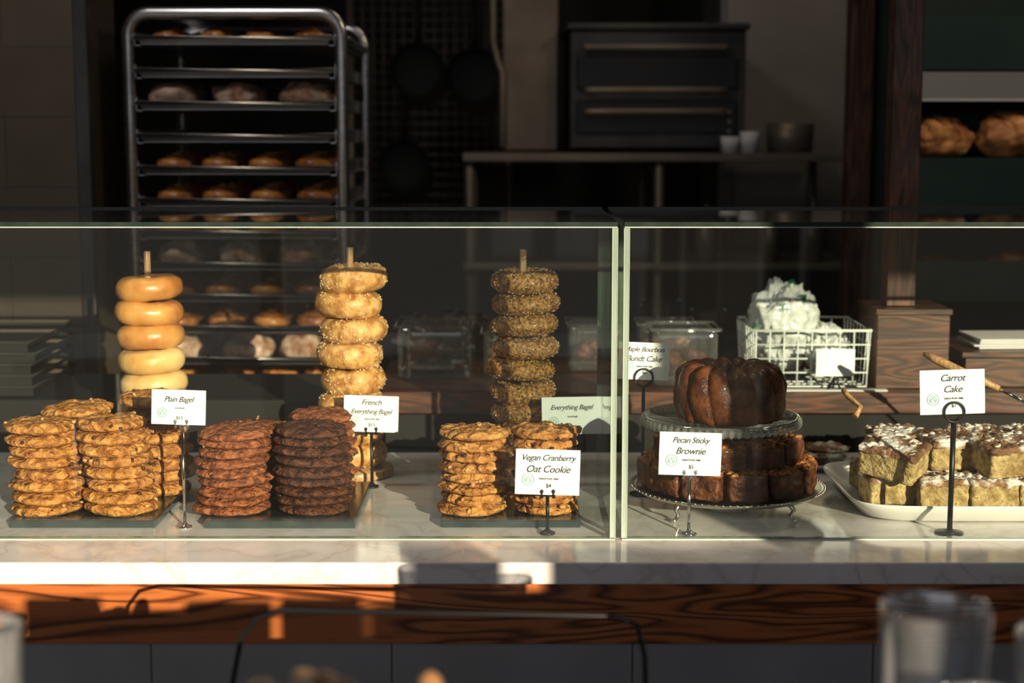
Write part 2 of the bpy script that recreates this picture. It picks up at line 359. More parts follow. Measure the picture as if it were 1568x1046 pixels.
# ---------------------------------------------------------------- bagels
def bagel_stack(x,y,ztop,n,kind,offs,doweltop):
    mb=MB(); z0=1.017; pitch=(ztop-z0)/n; tl=.06 if kind==0 else .08
    for i in range(n):
        j=n-1-i
        o=offs[j] if j<len(offs) else U(-.004,.004)
        c=Vector((x+o,y+U(-.004,.004),z0+pitch*(i+.5))); sd=R()*40
        M=Euler((U(-tl,tl),U(-tl,tl),U(0,6.28))).to_matrix()
        R0=.0365; a0=.0240*U(.94,1.05); b0=pitch*(.505,.505,.485)[kind]
        mi=(0 if j in(0,1,2) else 1) if kind==0 else 0
        wa=(.11,.12,.14)[kind]; ex=(.88,.9,1.0)[kind]
        def fn(u,v,c=c,M=M,sd=sd,a0=a0,b0=b0):
            A=u*2*math.pi; B=v*2*math.pi
            w=1+wa*noise.noise(Vector((math.cos(A)*1.3,math.sin(A)*1.3,sd)))+wa*.35*noise.noise(Vector((math.cos(A)*4,math.sin(A)*4,sd+B*.2)))
            ca,sa=math.cos(B),math.sin(B)
            rr=R0*(1+.04*noise.noise(Vector((math.cos(A),math.sin(A),sd+9))))+a0*w*math.copysign(abs(ca)**ex,ca)
            z=b0*min(w,1.04)*math.copysign(abs(sa)**ex,sa)
            return c+M@Vector((rr*math.cos(A),rr*math.sin(A),z))
        mb.grid(fn,56,24,wu=True,wv=True,m=mi)
        if kind:
            cnt=380 if kind==1 else 560
            for k in range(cnt):
                u=R(); v=U(-.2,.42) if kind==1 else U(-.17,.42)
                if kind==1 and noise.noise(Vector((u*9,v*6,sd)))<-.05: continue
                v=v%1
                p=fn(u,v); q1=fn((u+.01)%1,v)-p; q2=fn(u,(v+.01)%1)-p
                if q1.length<1e-7 or q2.length<1e-7: continue
                nn=q1.cross(q2).normalized(); t=(q1.normalized()*math.cos(k)+q2.normalized()*math.sin(k)); t=(t-nn*t.dot(nn)).normalized(); bn=nn.cross(t)
                if kind==1: L,mi2=.0022,2
                else:
                    q=R(); mi2=3 if q<.45 else (2 if q<.75 else 4); L={3:.0019,2:.0022,4:.0026}[mi2]
                mb.octa(p+nn*L*.2,t*L,bn*L*.62,nn*L*.5,mi2)
    mb.tube([(x-.002,y,1.014),(x-.002,y,doweltop)],.0058,12,5)
    mb.lathe([(0,1.0005),(.07,1.0005),(.072,1.004),(.072,1.013),(.07,1.016),(0,1.016)],(x,y,0),48,5)
    base={0:[M_bgl1,M_bgl1b],1:[M_bgl2,M_bgl2],2:[M_bgl3,M_bgl3]}[kind]
    mb.build('bagel_stack',base+[M_sw,M_sb,M_so,M_dowel],(x,y,1.0))
bagel_stack(-.651,2.80,1.363,8,0,[.001,-.002,.0,.001,.003],1.407)
bagel_stack(-.288,2.80,1.382,8,1,[.003,-.006,.004,-.005,.002,-.003],1.414)
bagel_stack(.022,2.80,1.374,9,2,[0,.003,.001,.002,-.007,-.002],1.410)

# ---------------------------------------------------------------- price signs
def text(s,size,loc,parent,mat=M_ink,shear=.35):
    cu=bpy.data.curves.new('lettering','FONT'); cu.body=s; cu.size=size; cu.align_x='CENTER'; cu.align_y='CENTER'; cu.shear=shear; cu.resolution_u=4
    cu.space_character=.92; cu.offset=.00005
    cu.materials.append(mat); ob=bpy.data.objects.new('lettering',cu); bpy.context.collection.objects.link(ob)
    ob.parent=parent; ob.location=loc; ob.rotation_euler=(math.radians(90),0,0); return ob
def sign(x,y,zc,w,h,lines,price,style='clip',metal=M_black,yaw=0,roll=0,cdx=0):
    mb=MB(); o=(x,y,1.0)
    zb=zc-h/2
    br=.012 if style=='clip' else .022
    mb.lathe([(0,.0005),(br,.0005),(br,.003),(br*.5,.005),(.004,.008),(0,.008)],o,28,0)
    if style=='clip':
        mb.tube([(x,y+.004,1.004),(x,y+.004,zb-.004)],.0028,10,0)
        mb.tube([(x-.010,y+.004,zb-.006),(x-.010,y+.004,zb-.002),(x+.010,y+.004,zb-.002),(x+.010,y+.004,zb-.006)],.0022,8,0)
        for dx in(-.009,.009):
            mb.tube([(x+dx,y+.003,zb-.004),(x+dx,y-.004,zb-.004),(x+dx,y-.004,zb+.005)],.0016,8,0)
            mb.ell((x+dx,y-.004,zb+.006),(.0028,.0028,.003),0,nu=10,nv=8)
    else:
        rc=.0155
        mb.tube([(x,y-.003,1.004),(x,y-.003,zb-rc*.6)],.0042 if style=='ring' else .003,12,0)
        for dy in(-.006,.006):
            mb.tube([(x+rc*math.cos(a),y+dy,zb+.004+rc*math.sin(a)) for a in [k*2*math.pi/32 for k in range(32)]],.0016,8,0,closed=True)
        mb.tube([(x,y-.006,zb-rc+.004),(x,y+.006,zb-rc+.004)],.002,8,0)
    st=mb.build('price_sign',[metal],o,merge=False)
    cb=MB(); cb.rbox((0,0,0),(w,.0016,h),.0007,0,n=2)
    lx=-w*.30; lz=-h*.16; rl=h*.13
    for q in(1,.6): cb.tube([(lx+rl*q*math.cos(a),-.0010,lz+rl*q*math.sin(a)) for a in [k*2*math.pi/24 for k in range(24)]],.0004,5,1,closed=True)
    cb.tube([(lx-rl*.4,-.001,lz-rl*.3),(lx,-.001,lz+rl*.4),(lx+rl*.4,-.001,lz-rl*.3)],.0005,5,1)
    card=cb.build('card',[M_card,M_logo]); card.parent=st; card.location=(cdx,0,zc-1.0); card.rotation_euler=(math.radians(-4),roll,yaw)
    n=len(lines); sz=h*.215
    for i,l in enumerate(lines):
        text(l,sz*(1 if len(l)<12 else .86),(0,-.0013,h*(.31-.25*i) if n>1 else h*.22),card)
    text(price,h*.12,(w*.02,-.0013,-h*.30),card,shear=0)
    text('sourdough' if n==1 else 'baked fresh daily',h*.07,(0.002,-.0013,-h*.14 if n>1 else -h*.02),card,shear=0)
    return st
sign(-.516,2.41,1.193,.085,.055,['Plain Bagel'],'$3.5',metal=M_chrome,roll=.03,cdx=-.004)
sign(-.246,2.695,1.131,.096,.064,['French','Everything Bagel'],'$3.5',roll=.03)
sign(.104,2.70,1.127,.104,.066,['Everything Bagel'],'$3.5',roll=-.02)
sign(.055,2.372,1.098,.100,.071,['Vegan Cranberry','Oat Cookie'],'$4',roll=.03)
sign(.274,2.366,1.128,.096,.067,['Pecan Sticky','Brownie'],'$5',metal=M_chrome,roll=.03)
sign(.224,2.64,1.232,.088,.064,['Maple Bourbon','Bundt Cake'],'$6',style='ring2',roll=.04)
sign(.679,2.375,1.223,.100,.069,['Carrot','Cake'],'$7',style='ring',roll=-.03,cdx=-.003)

# ---------------------------------------------------------------- brownies on footed platter
bx,by=.356,2.54
mb=MB(); zt=1.036
mb.lathe([(0,zt),(.135,zt),(.148,zt+.002),(.157,zt+.006),(.160,zt+.0045),(.150,zt-.002),(.135,zt-.004),(0,zt-.004)],(bx,by,0),72,0)
for k in range(90):
    a=k*2*math.pi/90; mb.ell((bx+.159*math.cos(a),by+.159*math.sin(a),zt+.0055),(.0024,.0024,.0022),0,nu=8,nv=6)
for a in(-2.35,-.8,.8,2.35):
    c,s=math.cos(a),math.sin(a)
    mb.tube([(bx+r*c,by+r*s,z) for r,z in[(.10,zt-.003),(.125,zt-.006),(.135,zt-.016),(.128,zt-.025),(.134,1.004),(.142,1.003)]],[.005,.005,.004,.003,.003,.004],10,0)
mb.lathe([(0,1.0005),(.035,1.0005),(.037,1.004),(.05,1.012),(.075,1.025),(.09,zt-.004)],(bx,by,0),56,1)
mb.build('footed_cake_platter',[M_silver,M_cream],(bx,by,1.0))
mb=MB(); zt=1.043
def brown(cx,cy,z,rz,w=.060,d=.050,h=.040,tilt=(0,0)):
    sd=R()*60; rot=(tilt[0],tilt[1],rz)
    mb.rbox((cx,cy,z+h/2),(w,d,h),.004,0,rot,.004,55,12,sd,mtop=1)
    M=Euler(rot).to_matrix()
    for k in range(26):
        p=M@Vector((U(-w*.45,w*.45),U(-d*.45,d*.45),h/2+.001)); q=Vector((cx,cy,z+h/2))+p
        mb.ell(q,(U(.004,.008),U(.003,.006),U(.002,.004)),1,(U(-.3,.3),U(-.3,.3),U(0,6)),amp=.002,fr=200,nu=10,nv=6,seed=R()*9)
for k in range(12):
    a=k*2*math.pi/12+.1; brown(bx+.116*math.cos(a),by+.116*math.sin(a),zt,a+math.pi/2+U(-.14,.14),.061,.056,.041,(0,U(-.04,.04)))
for k in range(9):
    a=k*2*math.pi/9+.33+U(-.05,.05)
    r=.088+U(-.006,.008)
    brown(bx+r*math.cos(a),by+r*math.sin(a),zt+.043,a+math.pi/2+U(-.3,.3),.056,.052,.038,(U(-.12,.12),U(-.12,.12)))
mb.build('brownie_pile',[M_brown,M_crust],(bx,by,zt),merge=True)

# glass cake stand
gx,gy=.342,2.53
mb=MB()
mb.lathe([(0,1.048),(.022,1.048),(.024,1.052),(.014,1.060),(.011,1.09),(.011,1.12),(.016,1.14),(.03,1.147),(.118,1.148),(.126,1.144),(.128,1.150),(.127,1.160),(.123,1.160),(.120,1.154),(0,1.154)],(gx,gy,0),72,0)
for k in range(64):
    a=k*2*math.pi/64
    mb.ell((gx+.128*math.cos(a),gy+.128*math.sin(a),1.1505),(.0045,.0045,.0075),0,nu=10,nv=8)
mb.build('glass_cake_stand',[M_glass],(gx,gy,1.05))
# bundt cake
mb=MB(); cx,cy=.355,2.525; cz=1.1555+.036
def bf(u,v):
    A=u*2*math.pi; B=v*2*math.pi
    A2=A+.12*math.sin(B)
    rip=abs(math.cos(7*A2+.3))**.55
    ca,sa=math.cos(B),math.sin(B)
    up=max(0,sa)*.5+.5
    a=.045*(.72+.28*rip*up)
    z=(.056*(.78+.22*rip))*math.copysign(abs(sa)**.9,sa)
    if z<-.035: z=-.035
    rr=.053+a*math.copysign(abs(ca)**.8,ca)
    if ca<0: rr=.053+(.030+.006*rip)*ca
    p=Vector((rr*math.cos(A),rr*math.sin(A),z)); p*=1+.03*noise.noise(p*50)
    p.z=max(p.z,-.0355)
    return (cx+p.x,cy+p.y,cz+p.z)
mb.grid(bf,280,44,wu=True,wv=True,m=0)
mb.build('bundt_cake',[M_bundt],(cx,cy,1.155))

# ---------------------------------------------------------------- carrot cake on rectangular platter
px,py=.83,2.59; hx,hy=.285,.175
mb=MB(); rings=[(0,.006),(.5,.006),(.78,.006),(.84,.010),(.92,.024),(.985,.033),(1,.0335),(1,.030),(.93,.019),(.85,.004),(.78,.0005),(.4,.0005),(0,.0005)]
def rf(u,v):
    a=u*2*math.pi; s,z=rings[int(round(v*(len(rings)-1)))]; c,d=math.cos(a),math.sin(a)
    ex=.30
    dx=hx-(1-s)*.16 if s>=.78 else (hx-.035)*s; dy=hy-(1-s)*.16 if s>=.78 else (hy-.035)*s
    return (px+dx*math.copysign(abs(c)**ex,c),py+dy*math.copysign(abs(d)**ex,d),1+z)
mb.grid(rf,96,len(rings)-1,wu=True,m=0)
mb.build('rectangular_platter',[M_cream],(px,py,1.0))
mb=MB()
def cake(cx,cy,z,rz,w=.078,d=.068,h=.05,tilt=(0,0)):
    sd=R()*60; rot=(tilt[0],tilt[1],rz); M=Euler(rot).to_matrix(); C=Vector((cx,cy,z+h/2))
    mb.rbox(C-M@Vector((0,0,.004)),(w,d,h-.010),.003,0,rot,.0022,90,12,sd)
    mb.rbox(C+M@Vector((0,0,h/2-.006)),(w*1.03,d*1.03,.012),.005,1,rot,.005,80,14,sd+5)
    for k in range(38):
        q=C+M@Vector((U(-w*.48,w*.48),U(-d*.48,d*.48),h/2+U(-.003,.001)))
        mb.ell(q,(U(.004,.008),U(.004,.007),U(.002,.0035)),2 if R()<.6 else 1,(U(-.3,.3),U(-.3,.3),U(0,6)),amp=.003,fr=180,nu=9,nv=6,seed=R()*9)
zc=1.008
for cx,cy,rz in[(.625,2.56,.1),(.705,2.525,-.05),(.785,2.525,.05),(.865,2.525,0),(.945,2.53,.04),(.63,2.65,.1),(.71,2.62,0),(.80,2.62,.1),(.89,2.62,.1),(.97,2.63,0)]:
    cake(cx,cy,zc,rz)
for cx,cy,rz,ti in[(.628,2.53,-.60,(.18,.14)),(.735,2.60,.15,(.1,0)),(.812,2.545,.22,(.14,-.05)),(.893,2.55,-.15,(.12,0)),(.80,2.645,.3,(.08,.0)),(.66,2.645,.2,(.05,0)),(.89,2.65,0,(0,0)),(.97,2.56,.2,(0,0))]:
    cake(cx,cy,zc+.053,rz,.094 if cx<.63 else .084,.076,.052,ti)
mb.build('carrot_cake_squares',[M_sponge,M_crumb,M_sugar],(.8,2.59,zc),merge=True)
mb=MB(); mb.tube([(.742,2.80,1.222),(.765,2.785,1.212),(.83,2.745,1.183),(.86,2.73,1.17)],[.004,.0085,.0065,.005],12,0); mb.tube([(.86,2.73,1.17),(.93,2.69,1.13)],.003,10,1)
mb.box((.955,2.68,1.12),(.06,.03,.002),1,(0,.35,-.5))
mb.build('cake_server',[M_dowel,M_chrome],(.85,2.74,1.17))
mb=MB(); mb.tube([(.60,2.70,1.125),(.612,2.71,1.14),(.595,2.74,1.155),(.588,2.75,1.165)],[.006,.004,.005,.004],10,0)
mb.build('serving_tongs',[M_dowel],(.6,2.72,1.14))
mb=MB(); mb.lathe([(0,1.0005),(.04,1.0005),(.06,1.012),(.062,1.013),(.058,1.015),(.04,1.005),(0,1.004)],(.58,2.86,0),40,0)
mb.build('dessert_plate',[M_cream],(.58,2.86,1))
mb=MB()
for i in range(4): cookie(mb,(.58+U(-.01,.01),2.86+U(-.01,.01),1.012+.009*i),.042,.008,R()*30,0,1)
mb.build('lace_cookies',[M_crumb],(.58,2.86,1.01),merge=True)

# ---------------------------------------------------------------- back ledge and things on it
e=empty('back_ledge_cabinet',(.5,3.2,0))
boxobj('ledge_top',-.27,1.9,3.02,3.46,1.072,1.115,M_ledge,.003,e)
boxobj('cabinet_body',-.25,1.88,3.05,3.44,0,1.072,M_darkwall,0,e)
boxobj('low_sun_blocker',-1.8,-.28,3.02,3.36,0,1.10,M_blackmat,.004,e)  # added black block, keeps sun off the tiled column behind
# made-up dark pan stack, added to mask the sunlit strip on the column
mb=MB()
for k in range(5):
    z=1.104+k*.022; o=U(-.01,.01)
    mb.bx(-1.60+o,-.96+o,3.06,3.32,z,z+.003); mb.tube([(-1.62+o,3.04,z+.018),(-.94+o,3.04,z+.018),(-.94+o,3.34,z+.018),(-1.62+o,3.34,z+.018)],.004,8,closed=True)
    mb.bx(-1.62+o,-.94+o,3.04,3.044,z,z+.018)
mb.build('column_sun_mask',[M_blackmat],(-1.3,3.2,1.104))
boxobj('parchment_sheet',.50,.735,3.025,3.045,1.1155,1.1185,M_paper)
# wire basket
mb=MB(); x0,x1,y0,y1,z0,z1=.480,.700,3.06,3.27,1.120,1.232
nx,ny,nz=8,7,4; r=.0018
for i in range(nx+1):
    x=x0+(x1-x0)*i/nx; mb.tube([(x,y0-.006,z1),(x,y0,z0),(x,y1,z0),(x,y1+.006,z1)],r,6)
for i in range(ny+1):
    y=y0+(y1-y0)*i/ny; mb.tube([(x0-.006,y,z1),(x0,y,z0),(x1,y,z0),(x1+.006,y,z1)],r,6)
for j in range(nz+1):
    z=z0+(z1-z0)*j/nz; q=.006*j/nz; rr=r if j<nz else .003
    mb.tube([(x0-q,y0-q,z),(x1+q,y0-q,z),(x1+q,y1+q,z),(x0-q,y1+q,z)],rr,6,closed=True)
mb.build('wire_basket',[M_wirew],(.6,3.16,z0))
mb=MB()
def crumple(c,rd,seed,m=0):
    c=Vector(c)
    def fn(u,v):
        a=u*2*math.pi; b=(v-.5)*math.pi; d=Vector((math.cos(a)*math.cos(b),math.sin(a)*math.cos(b),math.sin(b)))
        n=1.02-abs(noise.noise(d*1.6+Vector((seed,0,0))))*.35-abs(noise.noise(d*4+Vector((seed,4,0))))*.2-.10*abs(noise.noise(d*9+Vector((1,seed,0))))
        return c+Vector((d.x*rd[0],d.y*rd[1],d.z*rd[2]))*n
    mb.grid(fn,90,60,wu=True,m=m)
crumple((.550,3.165,1.228),(.080,.075,.104),3.3); crumple((.63,3.16,1.185),(.06,.08,.055),5.5)
mb.build('plastic_bag',[M_bag],(.58,3.16,1.2),merge=True)
mb=MB(); mb.rbox((.632,3.03,1.172),(.076,.002,.054),.0009,0,n=2); mb.tube([(.620,3.036,1.119),(.632,3.032,1.145),(.644,3.036,1.119)],.0022,8,1); mb.tube([(.632,3.032,1.145),(.632,3.046,1.119)],.002,8,1)
mb.build('tent_card',[M_card,M_black],(.632,3.03,1.12))
def container(x,y,w,d,h,z=1.1155,fill=M_roll):
    mb=MB(); mb.rbox((x,y,z+h/2),(w,d,h),.012,0,n=8)
    mb.tube([(x-w*.53,y-d*.53,z+h),(x+w*.53,y-d*.53,z+h),(x+w*.53,y+d*.53,z+h),(x-w*.53,y+d*.53,z+h)],.003,8,0,closed=True)
    for k in range(10): mb.ell((x+U(-w*.3,w*.3),y+U(-d*.3,d*.3),z+.02+U(0,h*.35)),(.022,.018,.013),1,(U(-.3,.3),U(-.3,.3),U(0,6)),amp=.006,fr=60,nu=12,nv=8,seed=R()*9)
    mb.build('clear_food_container',[M_clear,fill],(x,y,z),merge=True)
container(.345,3.14,.13,.12,.115,fill=M_brown); container(.33,3.34,.12,.12,.10,fill=M_roll)
container(-.16,3.25,.15,.16,.11,fill=M_brown); container(.01,3.3,.14,.16,.09,fill=M_roll); container(.18,3.34,.12,.14,.10,fill=M_brown)
# wooden box carrying the post
mb=MB(); X0,X1,Y0,Y1,Z0,Z1=.718,.862,3.06,3.22,1.1155,1.262; t=.012
mb.bx(X0,X1,Y0,Y0+t,Z0,Z1); mb.bx(X0,X1,Y1-t,Y1,Z0,Z1); mb.bx(X0,X0+t,Y0+t,Y1-t,Z0,Z1); mb.bx(X1-t,X1,Y0+t,Y1-t,Z0,Z1); mb.bx(X0-.004,X1+.004,Y0-.004,Y1+.004,Z1,Z1+.012)
mb.build('wooden_box',[M_ledge],(.79,3.14,1.12),bevel=.002)
boxobj('wooden_post',.745,.802,3.10,3.155,1.275,3.2,M_post,.002)
boxobj('wooden_post',.895,.955,4.2,4.27,0,3.2,M_post,.002)
mb=MB(); mb.bx(.90,1.35,3.08,3.3,1.1155,1.175,0); mb.bx(.89,1.36,3.07,3.31,1.175,1.187,0)
mb.build('wooden_crate',[M_ledge],(1.1,3.2,1.12),bevel=.002)
mb=MB()
for i in range(5): mb.box((1.02+U(-.01,.01),3.18,1.190+.004*i),(.17,.14,.0035),0,(0,0,U(-.1,.1)))
mb.build('napkin_stack',[M_paper],(1.0,3.18,1.19))

# ---------------------------------------------------------------- bakery rack
rk=empty('bakery_tray_rack',(-.626,3.88,0))
mb=MB(); xl,xr,yf,yb=-.868,-.386,3.60,4.16; zt=1.885
def hoop(y):
    pts=[(xl,y,.12),(xl,y,zt-.05)]
    for k in range(1,7): a=math.pi-k*math.pi/12; pts.append((xl+.05+.05*math.cos(a),y,zt-.05+.05*math.sin(a)))
    for k in range(0,7): a=math.pi/2-k*math.pi/12; pts.append((xr-.05+.05*math.cos(a),y,zt-.05+.05*math.sin(a)))
    pts.append((xr,y,.12)); mb.tube(pts,.0145,12)
hoop(yf); hoop(yb)
for x in(xl,xr):
    mb.tube([(x,yf,.16),(x,yb,.16)],.013,10); mb.tube([(x,yf,zt-.055),(x,yb,zt-.055)],.010,10)
mb.bx(xl+.05,xr-.05,yf,yb,zt+.002,zt+.012)
levels=[1.824-.073*i for i in range(20)]
for z in levels:
    for x,s in((xl,1),(xr,-1)):
        mb.bx(min(x,x+s*.028),max(x,x+s*.028),yf,yb,z-.012,z-.010)
        mb.bx(x-.0015+s*.014,x+.0015+s*.014,yf,yb,z-.012,z+.02)
for x in(xl,xr):
    for y in(yf,yb):
        mb.tube([(x-.015,y,.06),(x+.015,y,.06)],.055,20); mb.tube([(x,y,.06),(x,y,.13)],.01,8)
mb.build('rack_frame',[M_steel],(-.626,3.88,1),parent=rk)
def tray(z,i):
    mb=MB(); a,b,c,d=xl+.020,xr-.020,yf-.012,yb-.02
    mb.bx(a+.01,b-.01,c+.01,d-.01,z-.009,z-.0075)
    mb.tube([(a,c,z+.006),(b,c,z+.006),(b,d,z+.006),(a,d,z+.006)],.0058,8,closed=True)
    for (p,q,r_,s_) in[((a+.002,c+.002),(b-.002,c+.002),(b-.01,c+.01),(a+.01,c+.01)),((b-.002,c),(b-.002,d),(b-.01,d-.01),(b-.01,c+.01)),((a+.002,c),(a+.002,d),(a+.01,d-.01),(a+.01,c+.01)),((a,d-.002),(b,d-.002),(b-.01,d-.01),(a+.01,d-.01))]:
        mb.poly([(p[0],p[1],z+.006),(q[0],q[1],z+.006),(r_[0],r_[1],z-.008),(s_[0],s_[1],z-.008)],[(0,1,2,3)],0)
    mb.build('sheet_tray',[M_steel],(-.626,3.88,z),parent=rk)
for i,z in enumerate(levels[:16]): tray(z,i)
def spiral(mb,x,y,z,s,m=0):
    pts=[];rr=[]
    for k in range(34):
        a=k*.42; r=s*(.12+.88*k/33); pts.append((x+r*math.cos(a),y+r*math.sin(a),z+.016+.018*(1-k/33))); rr.append(.0145)
    mb.tube(pts,rr,8,m)
kinds={2:'loaf',4:'roll',5:'roll',6:'roll',7:'loaf',8:'roll',9:'roll',10:'loaf',11:'roll'}
for i,kd in kinds.items():
    z=levels[i]-.007; mb=MB()
    if kd=='loaf':
        for r_ in range(3):
            for c_ in range(3):
                mb.ell((-.775+c_*.145+U(-.01,.01),3.66+.17*r_,z+.026),(.056,.048,.036),0,(0,0,U(-.3,.3)),amp=.014,fr=40,nu=24,nv=14,seed=R()*30,flat=-.024)
        mb.build('sugared_bun_batch',[M_dust],(-.626,3.8,z))
    else:
        for r_ in range(4):
            for c_ in range(4): spiral(mb,-.785+c_*.107+U(-.005,.005),3.655+.12*r_,z,.037)
        mb.build('cinnamon_roll_batch',[M_roll],(-.626,3.8,z))
mb=MB()
for r_ in range(3):
    for c_ in range(4): mb.ell((-.785+c_*.107,3.66+.16*r_,levels[0]-.007+.016),(.042,.05,.022),0,amp=.008,fr=40,seed=R()*20,flat=-.014)
mb.build('seeded_bun_batch',[M_roll],(-.626,3.8,1.82))

# ---------------------------------------------------------------- kitchen background
mb=MB(); mb.bx(-.03,.145,5.0,5.25,1.56,3.2)
mb.tube([(-.06,5.0,3.1),(-.06,5.0,1.90),(-.045,5.0,1.84),(-.03,4.99,1.80),(-.03,4.99,1.57)],.012,10)
mb.build('exhaust_duct',[M_steelwarm],(.05,5.1,2.2),bevel=.006)
mb=MB(); mb.bx(.18,.72,4.9,5.5,1.57,1.93,0)
for z in(1.80,1.665): mb.bx(.20,.695,4.885,4.9,z-.05,z+.05,1)
mb.bx(.17,.73,4.88,5.5,1.93,1.95,0)
for z in(1.745,1.68):
    mb.tube([(.23,4.89,z),(.23,4.85,z),(.25,4.845,z),(.63,4.845,z),(.65,4.85,z),(.65,4.89,z)],.011,10,2)
for k in range(3): mb.tube([(.67,4.88,1.62+.03*k),(.67,4.87,1.62+.03*k)],.008,12,2)
mb.bx(.22,.66,4.86,4.89,1.868,1.885,2)
mb.build('deck_oven',[M_steeldk,M_black,M_steelwarm],(.44,5.1,1.57),bevel=.004)
mb=MB(); mb.bx(-.15,1.06,4.78,5.5,1.53,1.555)
for x in(-.13,.45,1.04):
    for y in(4.82,5.46): mb.tube([(x,y,0),(x,y,1.53)],.016,10)
mb.bx(-.15,1.06,4.78,5.5,1.20,1.22); mb.bx(-.15,1.06,4.6,5.5,.86,.90)
mb.build('steel_prep_table',[M_steelwarm],(.45,5.1,.9),bevel=.003)
mb=MB(); mb.bx(.74,1.25,5.65,6.2,0,2.4,0); mb.bx(.755,1.235,5.63,5.65,.1,2.35,0); mb.tube([(.78,5.61,1.2),(.78,5.61,1.5)],.01,8,0)
mb.build('refrigerator',[pm('grey_enamel',(.18,.165,.16),(.22,.205,.195),4,.4)],(1,5.8,0),bevel=.006)
for x,h in((.665,.05),(.725,.065)):
    mb=MB(); mb.lathe([(0,0),(.024,0),(.03,h),(.027,h),(.022,.004),(0,.004)],(x,4.82,1.5555),24)
    mb.build('prep_cup',[M_paper],(x,4.82,1.5555))
mb=MB(); mb.lathe([(0,0),(.07,0),(.075,.09),(.07,.09),(.066,.005),(0,.005)],(.87,4.95,1.5555),32); mb.build('mixing_bowl',[M_steelwarm],(.87,4.95,1.5555))
for x,s in((.93,1),(.80,.8),(.6,.9)):
    mb=MB(); mb.lathe([(0,0),(.035*s,0),(.036*s,.12*s),(.02*s,.145*s),(.008,.16*s),(.004,.20*s),(0,.20*s)],(x,4.85,1.2205),24); mb.build('squeeze_bottle',[M_steelwarm],(x,4.85,1.2205))
for x in(.0,.2,.38):
    mb=MB(); mb.rbox((x,4.95,1.2205+.06),(.15,.2,.12),.01,0,n=6); mb.rbox((x,4.95,1.346),(.16,.21,.012),.004,1,n=4); mb.build('storage_tub',[M_steeldk,M_paper],(x,4.95,1.22),merge=True)
# wire wall grid and pans
mb=MB()
for i in range(16): x=-.56+.036*i; mb.tube([(x,5.6,1.35),(x,5.6,2.25)],.003,6)
for j in range(25): z=1.36+.036*j; mb.tube([(-.57,5.596,z),(-.01,5.596,z)],.003,6)
mb.tube([(-.57,5.6,0),(-.57,5.6,2.4)],.012,8); mb.tube([(-.01,5.6,0),(-.01,5.6,2.4)],.012,8)
mb.build('wire_grid_panel',[M_steelwarm],(-.3,5.6,1.8))
def pan(x,z,r):
    mb=MB(); y=5.53
    def fn(u,v):
        pr=[(0,.035),(r*.8,.035),(r*.88,.03),(r,0),(r*1.02,0),(r*.9,.036),(r*.8,.04),(0,.04)]
        q,d=pr[int(round(v*7))]; a=u*2*math.pi; return (x+q*math.cos(a),y+d-.005,z+q*math.sin(a))
    mb.grid(fn,36,7,wu=True); mb.tube([(x,y,z+r),(x,y+.01,z+r+.09),(x,y+.03,z+r+.17)],[.010,.008,.009],8)
    mb.build('frying_pan',[M_blackmat],(x,y,z))
pan(-.33,1.83,.095); pan(-.13,1.81,.10); pan(-.38,1.50,.09)
# bread shelf at right
mb=MB(); a,b,c,d=.985,1.9,3.9,4.35
mb.bx(a,b,c,c+.02,1.77,1.90,0); mb.bx(a,b,c+.02,d,1.77,1.79,0)
mb.bx(a,b,c,c+.02,1.432,1.556,0); mb.bx(a,b,c+.02,d,1.535,1.552,0)
mb.bx(a,b,c,c+.02,1.20,1.30,0); mb.bx(a,b,c+.02,d,1.20,1.22,0)
mb.bx(a,b,d,d+.02,.0,2.2,0); mb.bx(a-.015,a,c,d,0,2.3,0); mb.bx(a,b,c,d,.9,.93,0)
mb.poly([(a,c-.005,1.765),(b,c-.005,1.765),(b,c+.03,1.70),(a,c+.03,1.70)],[(0,1,2,3)],1)
mb.bx(a,b,c+.03,c+.034,1.695,1.765,1)
mb.build('bread_shelf',[M_green,M_paper],(1.4,4.1,1.5))
def loaf(x,y,z,s,name='bread_loaf'):
    mb=MB(); sd=R()*40; c=Vector((x,y,z+.045*s))
    def fn(u,v):
        A=u*2*math.pi; B=(v-.5)*math.pi; dd=Vector((math.cos(A)*math.cos(B),math.sin(A)*math.cos(B),math.sin(B)))
        p=Vector((dd.x*.095*s,dd.y*.07*s,dd.z*.06*s)); p*=1+.14*noise.noise(dd*2+Vector((sd,0,0)))+.05*noise.noise(dd*6+Vector((sd,0,0)))
        cut=abs(((dd.x+dd.y*.4)*2.2)%1-.5)
        if dd.z>-.2: p*=1-.16*max(0,.2-cut)/.2
        p.z=max(p.z,-.043*s); return c+p
    mb.grid(fn,80,40,wu=True); mb.build(name,[M_loaf],(x,y,z),merge=True)
for x,y,z,s in[(1.07,4.00,1.555,1.0),(1.28,4.00,1.555,1.12),(1.48,4.0,1.555,1),(1.08,4.05,1.792,.8),(1.25,4.05,1.792,.9),(1.10,4.05,1.222,.8),(1.3,4.05,1.222,.9)]: loaf(x,y,z,s)

